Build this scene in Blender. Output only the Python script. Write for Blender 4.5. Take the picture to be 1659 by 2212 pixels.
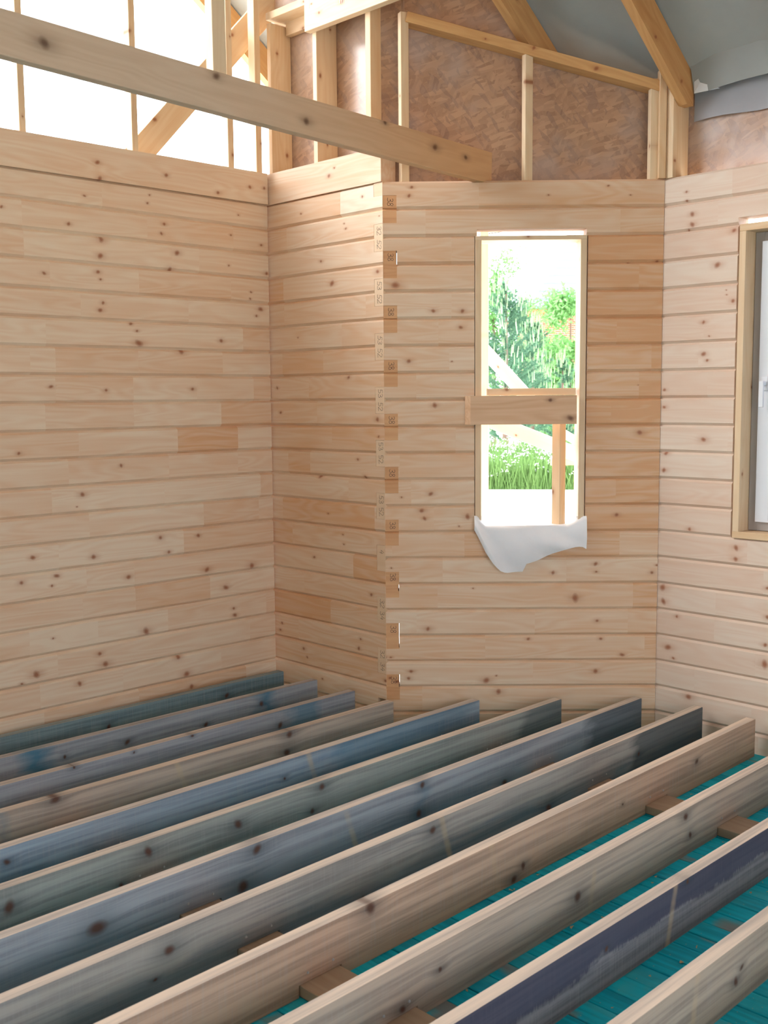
import bpy, math, random
import numpy as np
from mathutils import Matrix, Vector
R = math.radians
rnd = random.Random(7)
for o in list(bpy.data.objects): bpy.data.objects.remove(o, do_unlink=True)
scene = bpy.context.scene
col = scene.collection

# ------------------------------------------------------------------ camera
# World: X = away from the long log wall, Y = towards the wall with the window, Z up, z = 0 on the sub-floor planks.
F_PX, PITCH, ROLL, AZ = 2336.75, R(6.082), R(0.4749), R(44.26)
CAM = Vector((5.0168, -3.9879, 1.79))
_d = (math.cos(AZ), math.sin(AZ)); _n = (_d[1], -_d[0])
def w3(x, y, z): return Vector((_n[0]*x + _n[1]*y, _d[0]*x + _d[1]*y, z))
_c, _s = math.cos(PITCH), math.sin(PITCH)
_right, _fwd, _up = w3(1, 0, 0), w3(0, _c, -_s), w3(0, _s, _c)
_cr, _sr = math.cos(ROLL), math.sin(ROLL)
CR, CU = _right*_cr - _up*_sr, _right*_sr + _up*_cr
cd = bpy.data.cameras.new('camera'); cam = bpy.data.objects.new('camera', cd); col.objects.link(cam)
cam.matrix_world = Matrix(((CR.x, CU.x, -_fwd.x, CAM.x), (CR.y, CU.y, -_fwd.y, CAM.y), (CR.z, CU.z, -_fwd.z, CAM.z), (0, 0, 0, 1)))
cd.sensor_fit = 'VERTICAL'; cd.sensor_height = 24; cd.lens = F_PX/2212*24; cd.clip_end = 400
cd.dof.use_dof = True; cd.dof.focus_distance = 6.0; cd.dof.aperture_fstop = 4.0
scene.camera = cam
def ray(px, py):
    a, b = px-829.5, py-1106
    return (_fwd + CR*(a/F_PX) - CU*(b/F_PX))
def at(px, py, x=None, y=None, z=None, d=None):
    r = ray(px, py)
    if x is not None: t = (x-CAM.x)/r.x
    elif y is not None: t = (y-CAM.y)/r.y
    elif z is not None: t = (z-CAM.z)/r.z
    else: t = d
    return CAM + r*t

# ------------------------------------------------------------------ light: one bright overcast sky
w = bpy.data.worlds.new('overcast_sky'); scene.world = w; w.use_nodes = True
bg = w.node_tree.nodes['Background']; bg.inputs[0].default_value = (0.86, 0.95, 1.06, 1); bg.inputs[1].default_value = 1.0
sd = bpy.data.lights.new('veiled_sun', 'SUN'); sun = bpy.data.objects.new('veiled_sun', sd); col.objects.link(sun)
sd.energy = 0.40; sd.angle = R(32); sd.color = (1.0, .985, .97)
sun.rotation_euler = Vector((.60, .62, -.52)).to_track_quat('-Z', 'Y').to_euler(); sun.location = (-6, -6, 8)
scene.view_settings.view_transform = 'Standard'; scene.view_settings.look = 'None'
scene.view_settings.gamma = 1.0; scene.view_settings.use_curve_mapping = False
scene.view_settings.exposure = 2.92

# ------------------------------------------------------------------ helpers
def tag(o, label=None, cat=None, group=None, kind=None):
    if label: o['label'] = label
    if cat: o['category'] = cat
    if group: o['group'] = group
    if kind: o['kind'] = kind
    return o
def empty(name, loc=(0, 0, 0)):
    o = bpy.data.objects.new(name, None); col.objects.link(o); o.location = loc; o.empty_display_size = .1
    return o
def put(o, M, parent=None):
    o.matrix_world = M
    if parent is not None:
        o.parent = parent
        o.matrix_parent_inverse = pm(parent).inverted()
        o.matrix_basis = M
    return o
_pm = {}
def pm(p):
    q = Matrix.Translation(p.location) if p.type == 'EMPTY' else p.matrix_basis.copy()
    return q
def build(name, verts, faces, mat, parent=None, M=None, smooth=False):
    me = bpy.data.meshes.new(name); me.from_pydata([tuple(v) for v in verts], [], faces); me.update()
    if smooth:
        for p in me.polygons: p.use_smooth = True
    o = bpy.data.objects.new(name, me); col.objects.link(o)
    if mat: me.materials.append(mat)
    put(o, M or Matrix.Identity(4), parent)
    return o
def prism(prof, x0, x1, V=None, Fc=None):
    """prof: (y,z) counter-clockwise seen from +x; extruded along x"""
    V = [] if V is None else V; Fc = [] if Fc is None else Fc
    b = len(V); n = len(prof)
    V += [(x0, y, z) for y, z in prof] + [(x1, y, z) for y, z in prof]
    for i in range(n):
        j = (i+1) % n; Fc.append((b+i, b+j, b+n+j, b+n+i))
    Fc.append(tuple(b+n+i for i in range(n))); Fc.append(tuple(b+i for i in reversed(range(n))))
    return V, Fc
def rectprof(y0, y1, z0, z1, c=0.0):
    if c <= 0: return [(y0, z0), (y1, z0), (y1, z1), (y0, z1)]
    return [(y0+c, z0), (y1-c, z0), (y1, z0+c), (y1, z1-c), (y1-c, z1), (y0+c, z1), (y0, z1-c), (y0, z0+c)]
def frame(p0, xdir, up):
    x = Vector(xdir).normalized(); z = Vector(up); z = (z - x*z.dot(x)).normalized(); y = z.cross(x)
    return Matrix(((x.x, y.x, z.x, p0[0]), (x.y, y.y, z.y, p0[1]), (x.z, y.z, z.z, p0[2]), (0, 0, 0, 1)))
def member(name, p0, p1, wy, hz, mat, parent=None, up=(0, 0, 1), c=0.002, knots=True):
    """timber from p0 to p1 (centre line), wy wide (local y), hz high (local z)"""
    p0, p1 = Vector(p0), Vector(p1); L = (p1-p0).length
    V, Fc = prism(rectprof(-wy/2, wy/2, -hz/2, hz/2, c), 0, L)
    o = build(name, V, Fc, mat, parent, frame(p0, p1-p0, up))
    seed(o)
    if knots:
        i = 0; x = rnd.uniform(.05, .5)
        while x < L and i < 6:
            o['k%d' % i] = [x, rnd.uniform(-.45, .45)*hz, rnd.uniform(.006, .014)]
            i += 1; x += rnd.uniform(.25, .7)
    return o
def seed(o, tone=None):
    o['tn'] = [rnd.uniform(-.5, .5) if tone is None else tone, rnd.uniform(-1, 1), rnd.uniform(0, 50)]

# ------------------------------------------------------------------ materials
def lin(c): return tuple(((v/255)/12.92 if v <= 10.3 else (((v/255)+.055)/1.055)**2.4) for v in c)
class NT:
    def __init__(s, name):
        s.m = bpy.data.materials.new(name); s.m.use_nodes = True; s.t = s.m.node_tree
        s.bsdf = s.t.nodes['Principled BSDF']; s.out = s.t.nodes['Material Output']
    def n(s, typ, **kw):
        nd = s.t.nodes.new(typ)
        for k, v in kw.items(): setattr(nd, k, v)
        return nd
    def link(s, a, b): s.t.links.new(a, b)
    def inp(s, sock, v):
        if hasattr(v, 'is_output'): s.link(v, sock)
        elif v is not None: sock.default_value = v
    def math(s, op, a, b=None, c=None, clamp=False):
        nd = s.n('ShaderNodeMath', operation=op, use_clamp=clamp)
        for i, v in enumerate((a, b, c)):
            if v is not None: s.inp(nd.inputs[i], v)
        return nd.outputs[0]
    def vmath(s, op, a, b=None, c=None):
        nd = s.n('ShaderNodeVectorMath', operation=op)
        for i, v in enumerate((a, b, c)):
            if v is not None: s.inp(nd.inputs[i], v)
        return nd.outputs[1] if op in ('DOT_PRODUCT', 'LENGTH', 'DISTANCE') else nd.outputs[0]
    def comb(s, x, y, z):
        nd = s.n('ShaderNodeCombineXYZ')
        for i, v in enumerate((x, y, z)): s.inp(nd.inputs[i], v)
        return nd.outputs[0]
    def sep(s, v):
        nd = s.n('ShaderNodeSeparateXYZ'); s.link(v, nd.inputs[0]); return nd.outputs
    def mix(s, f, a, b, typ='MIX'):
        nd = s.n('ShaderNodeMix', data_type='RGBA', blend_type=typ); nd.clamp_factor = True
        s.inp(nd.inputs[0], f); s.inp(nd.inputs[6], a); s.inp(nd.inputs[7], b); return nd.outputs[2]
    def noise(s, vec, scale, detail=3, rough=.55, dist=0.0):
        nd = s.n('ShaderNodeTexNoise'); s.link(vec, nd.inputs['Vector'])
        nd.inputs['Scale'].default_value = scale; nd.inputs['Detail'].default_value = detail
        nd.inputs['Roughness'].default_value = rough; nd.inputs['Distortion'].default_value = dist
        return nd.outputs[0]
    def ramp(s, f, a, b, lo=0.0, hi=1.0):
        nd = s.n('ShaderNodeMapRange', clamp=True); nd.interpolation_type = 'SMOOTHSTEP'
        s.inp(nd.inputs[0], f); nd.inputs[1].default_value = a; nd.inputs[2].default_value = b
        nd.inputs[3].default_value = lo; nd.inputs[4].default_value = hi; return nd.outputs[0]
    def attr(s, name):
        nd = s.n('ShaderNodeAttribute', attribute_type='OBJECT', attribute_name=name); return nd.outputs['Vector']
    def obj(s): return s.n('ShaderNodeTexCoord').outputs['Object']
    def bump(s, h, strength=.2, dist=.002):
        nd = s.n('ShaderNodeBump'); nd.inputs['Strength'].default_value = strength; nd.inputs['Distance'].default_value = dist
        s.link(h, nd.inputs['Height']); s.link(nd.outputs[0], s.bsdf.inputs['Normal'])
    def fin(s, colr, rough=.6, spec=.3):
        s.inp(s.bsdf.inputs['Base Color'], colr if hasattr(colr, 'is_output') else (*colr, 1))
        s.inp(s.bsdf.inputs['Roughness'], rough); s.bsdf.inputs['Specular IOR Level'].default_value = spec
        return s.m
def knots_nodes(N, p3, count, warp, hs=2.3):
    """masks of knot cores and their reddish halo from object properties k0..kN = (x, z, r); each knot has its own slant and length"""
    x, y, z = N.sep(p3); core = halo = None
    for i in range(count):
        k = N.sep(N.attr('k%d' % i))
        dx = N.math('ADD', N.math('SUBTRACT', x, k[0]), N.math('MULTIPLY', warp, .014))
        dz = N.math('ADD', N.math('SUBTRACT', z, k[1]), N.math('MULTIPLY', warp, .008))
        an = N.math('MULTIPLY', N.math('FRACT', N.math('MULTIPLY', k[0], 17.3)), 3.14159)
        el = N.math('MULTIPLY_ADD', N.math('FRACT', N.math('MULTIPLY', k[1], 131.0)), .9, .75)
        ca, sa = N.math('COSINE', an), N.math('SINE', an)
        u = N.math('DIVIDE', N.math('ADD', N.math('MULTIPLY', dx, ca), N.math('MULTIPLY', dz, sa)), el)
        v = N.math('SUBTRACT', N.math('MULTIPLY', dz, ca), N.math('MULTIPLY', dx, sa))
        d = N.math('SQRT', N.math('ADD', N.math('MULTIPLY', u, u), N.math('MULTIPLY', v, v)))
        c = N.math('DIVIDE', N.math('SUBTRACT', k[2], d), N.math('MULTIPLY_ADD', k[2], .65, .0004), clamp=True)
        dh = N.math('SQRT', N.math('ADD', N.math('MULTIPLY', N.math('MULTIPLY', dx, dx), .3), N.math('MULTIPLY', dz, dz)))
        h = N.math('DIVIDE', N.math('SUBTRACT', N.math('MULTIPLY', k[2], hs), dh), N.math('MULTIPLY_ADD', k[2], hs, .0004), clamp=True)
        core = c if core is None else N.math('MAXIMUM', core, c)
        halo = h if halo is None else N.math('MAXIMUM', halo, h)
    return core, halo
def wood(name, base, dark, red, count=6, segs=False, rough=.55, contrast=1.0):
    N = NT(name); p = N.obj(); tn = N.sep(N.attr('tn')); x, y, z = N.sep(p)
    tone = tn[0]
    if segs:
        xv = N.comb(x, x, x)
        for a, b in (('s0', 'd0'), ('s1', 'd1')):
            st = N.vmath('MAXIMUM', N.vmath('MINIMUM', N.vmath('MULTIPLY', N.vmath('SUBTRACT', xv, N.attr(a)), (900, 900, 900)), (1, 1, 1)), (0, 0, 0))
            tone = N.math('ADD', tone, N.vmath('DOT_PRODUCT', st, N.attr(b)))
    off = N.math('ADD', tn[2], N.math('MULTIPLY', tone, 23.0))
    q = N.comb(N.math('MULTIPLY_ADD', x, .55, off), y, z)
    warp = N.math('SUBTRACT', N.noise(N.comb(N.math('MULTIPLY', x, 18), y, N.math('MULTIPLY_ADD', z, 30, tn[2])), 1.0, 2), .5)
    core, halo = knots_nodes(N, p, count, warp)
    # flat-sawn figure: rings cut by the face, stretched along the length
    q2 = N.comb(N.math('MULTIPLY_ADD', x, 1.1, off), N.math('MULTIPLY', y, 9), N.math('MULTIPLY_ADD', halo, .12, N.math('MULTIPLY', z, 9)))
    big = N.noise(q2, 1.0, 1.5, .5, .25)
    rings = N.math('SINE', N.math('MULTIPLY', big, 62.0))
    fine = N.noise(N.comb(N.math('MULTIPLY_ADD', x, 5, off), N.math('MULTIPLY', y, 160), N.math('MULTIPLY', z, 160)), 1.0, 2)
    streak = N.noise(N.comb(N.math('MULTIPLY_ADD', x, .8, off), N.math('MULTIPLY', y, 22), N.math('MULTIPLY', z, 22)), 1.0, 3)
    f = N.math('MULTIPLY_ADD', rings, .10*contrast, N.math('MULTIPLY_ADD', streak, .9*contrast, N.math('MULTIPLY', fine, .22)))
    f = N.math('ADD', f, N.math('MULTIPLY', tone, .5))
    f = N.math('SUBTRACT', f, .26)
    colr = N.mix(f, (*base, 1), (*dark, 1))
    if segs: colr = N.mix(tn[1], colr, (*lin((204, 190, 182)), 1))
    colr = N.mix(N.math('MULTIPLY', N.math('MULTIPLY', halo, halo), .75), colr, (*red, 1))
    colr = N.mix(N.math('MULTIPLY', core, .7), colr, (red[0]*.66, red[1]*.52, red[2]*.46, 1))
    N.bump(N.math('MULTIPLY_ADD', fine, .4, N.math('MULTIPLY', rings, .15)), .12, .0015)
    return N.fin(colr, rough, .25)
PINE = lin((228, 209, 185)); PINE_D = lin((211, 161, 119)); KRED = lin((168, 108, 72))
m_log = wood('glued_pine_log', PINE, PINE_D, KRED, 6, True)
m_tie = wood('tie_beam_pine', lin((212, 190, 166)), lin((188, 158, 130)), lin((110, 88, 72)), 6)
m_stud = wood('planed_pine', lin((230, 206, 172)), lin((213, 170, 124)), KRED, 4)
m_raft = wood('rafter_pine', lin((214, 168, 114)), lin((180, 124, 72)), KRED, 6)
m_beam = wood('beam_pine', lin((212, 186, 158)), lin((186, 150, 118)), lin((110, 88, 72)), 6)
m_cross = wood('grey_brown_timber', lin((188, 164, 140)), lin((156, 128, 104)), lin((110, 84, 66)), 6)
m_prop = wood('resinous_plank', lin((220, 184, 150)), lin((188, 138, 100)), lin((116, 80, 60)), 6, contrast=1.2)
m_case = wood('casing_pine', lin((222, 196, 162)), lin((206, 166, 124)), KRED, 6)
m_endA = wood('end_grain_pale', lin((224, 194, 162)), lin((206, 168, 132)), KRED, 1, contrast=.8)
m_endB = wood('end_grain_amber', lin((216, 168, 124)), lin((192, 136, 92)), KRED, 2, contrast=1.1)
def flat(name, c, rough=.6, spec=.3):
    N = NT(name); return N.fin(c, rough, spec)
m_pencil = flat('pencil_graphite', lin((70, 62, 58)), .6)

def joist_mat():
    N = NT('weathered_joist_timber'); p = N.obj(); tn = N.sep(N.attr('tn')); x, y, z = N.sep(p)
    warp = N.math('SUBTRACT', N.noise(N.comb(N.math('MULTIPLY', x, 14), y, N.math('MULTIPLY_ADD', z, 26, tn[2])), 1.0, 2), .5)
    core, halo = knots_nodes(N, p, 6, warp, 3.2)
    ca, cb = N.attr('ca'), N.attr('cb')
    st = N.sep(N.attr('st'))            # amount, end darkness, top paleness
    n1 = N.noise(N.comb(N.math('MULTIPLY_ADD', x, 1.1, tn[2]), N.math('MULTIPLY', y, 6), N.math('MULTIPLY', z, 9)), 1.0, 3, .6, .4)
    streak = N.noise(N.comb(N.math('MULTIPLY_ADD', x, 1.2, tn[2]), N.math('MULTIPLY', y, 40), N.math('MULTIPLY_ADD', halo, .5, N.math('MULTIPLY', z, 40))), 1.0, 4, .6)
    saw = N.noise(N.comb(N.math('MULTIPLY', x, 130), y, N.math('MULTIPLY', z, 5)), 1.0, 2)
    f = N.ramp(N.math('ADD', N.math('MULTIPLY_ADD', streak, .35, n1), N.math('SUBTRACT', st[0], .67)), .35, .72)
    colr = N.mix(f, ca, cb)
    colr = N.mix(N.math('MULTIPLY', N.ramp(streak, .38, .66), .7), colr, N.vmath('MULTIPLY', ca, (.48, .49, .53)))
    colr = N.mix(N.math('MULTIPLY', N.ramp(saw, .45, .7), .16), colr, (.42, .40, .38, 1))
    # blue sap stain: along the lower (or, negative, the upper) edge, and in patches b0, b1 = (x, half width, strength); negative patches also paint in corner shade
    ns = N.noise(N.comb(N.math('MULTIPLY_ADD', x, 2.2, tn[2]), y, N.math('MULTIPLY', z, 7)), 1.0, 4, .6, .6)
    zz = N.math('ADD', z, N.math('MULTIPLY', N.math('SUBTRACT', ns, .5), .16))
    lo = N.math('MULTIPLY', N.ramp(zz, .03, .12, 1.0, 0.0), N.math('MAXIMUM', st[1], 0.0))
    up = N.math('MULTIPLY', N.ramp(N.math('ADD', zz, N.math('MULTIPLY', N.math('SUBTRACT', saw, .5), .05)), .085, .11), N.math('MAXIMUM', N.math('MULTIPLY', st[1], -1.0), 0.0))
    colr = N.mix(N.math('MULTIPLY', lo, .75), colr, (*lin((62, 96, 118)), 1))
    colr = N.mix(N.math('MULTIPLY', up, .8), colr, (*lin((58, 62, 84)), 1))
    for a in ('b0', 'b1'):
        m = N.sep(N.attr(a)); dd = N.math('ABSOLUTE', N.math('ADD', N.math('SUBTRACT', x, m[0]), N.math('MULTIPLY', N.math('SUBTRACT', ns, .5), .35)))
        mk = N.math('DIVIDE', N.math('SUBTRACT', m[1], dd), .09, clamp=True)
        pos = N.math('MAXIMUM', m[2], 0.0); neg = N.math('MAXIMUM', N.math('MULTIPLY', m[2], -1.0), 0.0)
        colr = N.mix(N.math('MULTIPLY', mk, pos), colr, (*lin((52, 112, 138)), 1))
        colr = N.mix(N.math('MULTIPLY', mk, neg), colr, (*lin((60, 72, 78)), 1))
    # pale marks left by the stacking sticks
    for a in ('m0', 'm1'):
        m = N.sep(N.attr(a)); dd = N.math('ABSOLUTE', N.math('SUBTRACT', N.math('ADD', N.math('SUBTRACT', x, m[0]), N.math('MULTIPLY', z, m[2])), N.math('MULTIPLY', warp, .01)))
        mk = N.math('DIVIDE', N.math('SUBTRACT', m[1], dd), .014, clamp=True)
        colr = N.mix(N.math('MULTIPLY', N.math('MULTIPLY', mk, N.ramp(n1, .3, .6)), .5), colr, (*lin((196, 172, 140)), 1))
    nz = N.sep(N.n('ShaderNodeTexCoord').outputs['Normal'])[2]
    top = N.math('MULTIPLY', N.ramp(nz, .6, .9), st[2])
    colr = N.mix(top, colr, N.mix(N.ramp(streak, .3, .75), (*lin((222, 200, 178)), 1), (*lin((176, 162, 150)), 1)))  # upward faces paler: less stain, plus light from above put into colour
    colr = N.mix(N.math('MULTIPLY', N.math('MULTIPLY', halo, halo), .7), colr, (*lin((56, 66, 74)), 1))
    colr = N.mix(N.math('MULTIPLY', core, .9), colr, (*lin((92, 62, 50)), 1))
    N.bump(N.math('MULTIPLY_ADD', saw, .5, streak), .25, .002)
    return N.fin(colr, .8, .15)
m_joist = joist_mat()
def paint_mat():
    N = NT('turquoise_plank'); p = N.obj(); tn = N.sep(N.attr('tn')); x, y, z = N.sep(p)
    q = N.comb(N.math('MULTIPLY_ADD', x, 1.0, tn[2]), y, z)
    n1 = N.noise(q, 3.0, 4, .6, .3)
    st = N.noise(N.comb(N.math('MULTIPLY_ADD', x, 3, tn[2]), N.math('MULTIPLY', y, 55), z), 1.0, 3)
    base = N.mix(N.ramp(N.math('ADD', st, N.math('MULTIPLY', tn[0], .3)), .3, .75), (*lin((0, 206, 232)), 1), (*lin((0, 168, 198)), 1))
    base = N.mix(N.math('MULTIPLY', N.ramp(n1, .5, .68), .65), base, (*lin((76, 208, 224)), 1))
    bare = N.ramp(N.math('ADD', N.noise(q, 1.6, 4, .65, .5), N.math('MULTIPLY', tn[1], .11)), .60, .68)
    base = N.mix(N.math('MULTIPLY', bare, .85), base, (*lin((150, 138, 128)), 1))
    spk = N.ramp(N.noise(p, 75, 2), .69, .73)
    base = N.mix(N.math('MULTIPLY', spk, .55), base, (*lin((200, 178, 140)), 1))
    N.bump(st, .2, .002)
    return N.fin(base, .6, .3)
m_paint = paint_mat()
def osb_mat(name, tint, coat, film=(176, 160, 152)):
    N = NT(name); p = N.obj()
    x, y, z = N.sep(p); c = None
    wv = N.noise(p, 6, 2)
    cells = []
    for ang, sc in ((.3, 1.0), (1.25, 1.1), (2.2, .9)):
        ca, sa = math.cos(ang), math.sin(ang)
        u = N.math('ADD', N.math('MULTIPLY', x, ca), N.math('MULTIPLY', z, sa)); v = N.math('SUBTRACT', N.math('MULTIPLY', z, ca), N.math('MULTIPLY', x, sa))
        vo = N.n('ShaderNodeTexVoronoi'); vo.inputs['Scale'].default_value = 1.0
        N.link(N.comb(N.math('MULTIPLY_ADD', wv, 1.5, N.math('MULTIPLY', u, 15*sc)), N.math('MULTIPLY_ADD', wv, 1.0, N.math('MULTIPLY', v, 60*sc)), ang*7), vo.inputs['Vector'])
        cells.append(N.sep(vo.outputs['Color'])[0])
    f = N.math('MAXIMUM', N.math('MULTIPLY', cells[0], .8), N.math('MULTIPLY', cells[1], cells[2]))
    colr = N.mix(f, (*lin((158, 121, 96)), 1), (*lin((196, 156, 124)), 1))
    colr = N.mix(N.math('MULTIPLY', N.ramp(cells[2], .72, .9), .4), colr, (*lin((124, 98, 90)), 1))
    colr = N.mix(N.math('MULTIPLY', N.ramp(N.noise(p, 3, 3), .62-.32*tint, .72), tint), colr, (*lin(film), 1))
    N.bump(N.math('ADD', f, N.noise(p, 9, 2)), .25, .006)
    N.bsdf.inputs['Coat Weight'].default_value = coat; N.bsdf.inputs['Coat Roughness'].default_value = .24
    return N.fin(colr, .6, .3)
m_osb = osb_mat('osb_board', .5, .15)
m_osbB = osb_mat('osb_board_under_clear_film', .75, 1.0, (200, 178, 162))
m_osbD = osb_mat('osb_board_under_milky_film', .85, .4, (208, 190, 180))
def cloth(name, c, trans=.25, rough=.7):
    N = NT(name); p = N.obj()
    n = N.noise(p, 5, 4)
    cc = N.mix(n, (c[0]*.88, c[1]*.88, c[2]*.88, 1), (min(c[0]*1.08, 1), min(c[1]*1.08, 1), min(c[2]*1.08, 1), 1))
    N.bump(N.noise(p, 11, 3), .3, .01)
    N.fin(cc, rough, .2)
    tr = N.n('ShaderNodeBsdfTranslucent'); N.link(cc, tr.inputs[0]); mx = N.n('ShaderNodeMixShader'); mx.inputs[0].default_value = trans
    N.link(N.bsdf.outputs[0], mx.inputs[1]); N.link(tr.outputs[0], mx.inputs[2]); N.link(mx.outputs[0], N.out.inputs[0])
    return N.m
m_memb = cloth('roof_membrane', lin((160, 162, 158)), 0.0)
m_memb2 = cloth('membrane_flap', lin((176, 175, 178)), .1)
m_sheet = cloth('white_sheet', lin((246, 247, 252)), .15)
m_pvc = flat('white_pvc', lin((225, 226, 230)), .3, .5)
m_film = cloth('frosted_pane_film', lin((205, 210, 222)), .35, .4)
m_tre = wood('sun_bleached_pine', lin((246, 240, 228)), lin((236, 222, 200)), KRED, 2)  # trestle's skylit overexposure put into a pale base colour
m_gap = flat('grey_film_on_frame', lin((168, 160, 154)), .6)

# ------------------------------------------------------------------ wall helpers
P = 0.14; ZT = 2.8908; NR = 22; T = 0.10
LEN_C = math.hypot(1.025, 1.029); AC = math.atan2(1.029, 1.025)
dC = Vector((math.cos(AC), math.sin(AC), 0)); nC = Vector((-dC.y, dC.x, 0)); BCp = Vector((.932, 0, 0))
WALLS = {'A': (Vector((0, -.015, 0)), math.pi/2), 'B': (Vector((0, 0, 0)), 0.0), 'C': (BCp, AC), 'D': (Vector((1.957, 1.029, 0)), 0.0)}
def wall_xz(wl, px, py):
    """photo pixel -> (x along wall, z) on that wall's inner face"""
    o, a = WALLS[wl]
    if wl == 'A': q = at(px, py, x=0)
    elif wl == 'B': q = at(px, py, y=0)
    elif wl == 'D': q = at(px, py, y=1.029)
    else:
        r = ray(px, py); t = nC.dot(BCp-CAM)/nC.dot(r); q = CAM + r*t
    dv = Vector((math.cos(a), math.sin(a), 0))
    return (q-o).dot(dv), q.z
BV = .014
def logprof(zl, zh, bb=True, bt=True, y0=0.0):
    pr = []
    pr += [(y0, zl+BV), (y0+BV*.95, zl)] if bb else [(y0, zl)]
    pr += [(T, zl), (T, zh)]
    pr += [(y0+BV*.95, zh), (y0, zh-BV*.8)] if bt else [(y0, zh)]
    return pr
KN = {w_: {} for w_ in 'ABCD'}
def crop_knots(wl, x0, y0, s, pts):
    for (u, v, r) in pts:
        px, py = x0+u/s, y0+v/s
        x, z = wall_xz(wl, px, py); x2, _ = wall_xz(wl, px+1, py); _, z2 = wall_xz(wl, px, py+1)
        k = math.floor((ZT-z)/P)
        if wl in 'AB' and z > ZT: k = -1
        rr = r/s*abs(z2-z)*1.0
        KN[wl].setdefault(k, []).append((x, z, rr))
crop_knots('A', 0, 280, 2.765, [(75,165,9),(575,198,15),(590,295,16),(985,275,14),(1293,285,8),(1295,378,13),(1485,345,11),(1570,352,10),(505,395,9),(895,390,7),(880,440,9),(1425,510,7),(10,460,10),(410,563,12),(980,565,13),(965,620,11),(1560,690,9),(1380,630,8),(605,655,20),(598,755,19),(1057,737,18),(1017,838,18),(1592,860,14),(1367,812,7),(262,858,13),(585,850,14),(600,895,9),(1500,970,7),(1495,1010,7),(615,1035,12),(600,1078,15),(1557,1073,15),(1532,1113,9),(782,1160,10),(818,1203,10),(830,1275,22),(1320,1262,14),(1085,1325,20),(305,1535,12),(632,1558,12),(1150,1550,14)])
crop_knots('A', 0, 860, 2.592, [(105,310,12),(678,378,10),(462,540,16),(432,608,5),(185,892,14),(525,888,16),(898,782,15),(945,862,12),(1110,770,12),(745,940,8),(720,1002,15),(120,1035,14),(318,995,14),(290,1052,9),(1160,960,19),(1410,938,20),(1265,1060,16),(1308,1178,11),(1315,1215,12),(298,1345,7),(820,1305,20),(558,1432,14),(590,1490,21),(205,1547,22),(123,1600,10),(445,1600,15),(1045,1545,20),(1000,1450,16),(1072,1615,14)])
crop_knots('B', 580, 400, 3.95, [(278,243,11),(645,328,9),(660,370,11),(447,650,17),(542,838,26),(930,738,24),(252,1300,8),(682,1640,18),(75,1730,14),(105,1940,14),(930,2000,26),(940,2145,11),(800,98,12),(945,262,7)])
crop_knots('B', 590, 940, 3.95, [(722,208,14),(400,352,18),(785,358,20),(470,668,10),(595,850,10),(603,932,11),(350,1042,13),(838,1362,17),(75,1603,12),(62,1660,14),(747,1740,14),(732,1820,16),(262,1820,18),(290,1895,10),(420,2080,10),(960,2095,16)])
crop_knots('B', 520, 0, 2.676, [(515,1017,14),(545,972,7)])
crop_knots('C', 740, 380, 3.685, [(550,90,15),(530,158,15),(420,870,34),(722,1075,20),(955,1075,20),(942,1205,18),(528,1475,20),(868,1478,8),(735,1825,20)])
crop_knots('C', 740, 980, 3.685, [(703,320,18),(470,347,9),(633,452,20),(995,502,21),(927,578,9),(655,515,16),(387,912,8),(1038,1073,8),(680,1395,22),(545,1733,17),(527,1788,17),(1145,1805,26),(1225,1767,8),(343,1620,11),(383,1622,10),(1240,1895,24)])
crop_knots('C', 1039, 0, 2.676, [(391,1127,7),(737,1073,7),(865,1127,6)])
crop_knots('C', 1250, 480, 4.425, [(752,375,18),(475,385,8),(583,2010,30),(835,2200,22),(570,1555,6)])
crop_knots('C', 1140, 1180, 3.197, [(174,183,13),(468,122,14),(472,177,10),(328,358,25),(478,515,14),(502,640,12),(467,863,17),(650,750,14),(855,183,14),(4,640,12),(895,130,10)])
crop_knots('C', 0, 0, 1.0, [(1332,1112,5),(1148,1150,0.1)])
crop_knots('D', 1380, 440, 2.763, [(320,62,15),(318,125,15),(295,158,9),(568,160,17),(470,365,20),(520,517,5),(525,543,5),(562,580,16),(385,708,14),(420,790,6),(387,897,16),(408,935,11),(155,1110,11),(150,1215,13),(385,1408,20),(160,1490,15),(150,1590,14),(305,1942,14),(580,2055,17),(577,2122,18)])
crop_knots('D', 1140, 1180, 3.197, [(930,285,24),(938,380,20),(1030,485,14),(968,697,22),(1005,773,11),(1110,1040,24),(1640,682,16),(1635,815,26),(1655,290,16),(1655,490,16)])
crop_knots('D', 1039, 0, 2.676, [(1187,1110,9),(1190,1160,9)])
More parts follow.
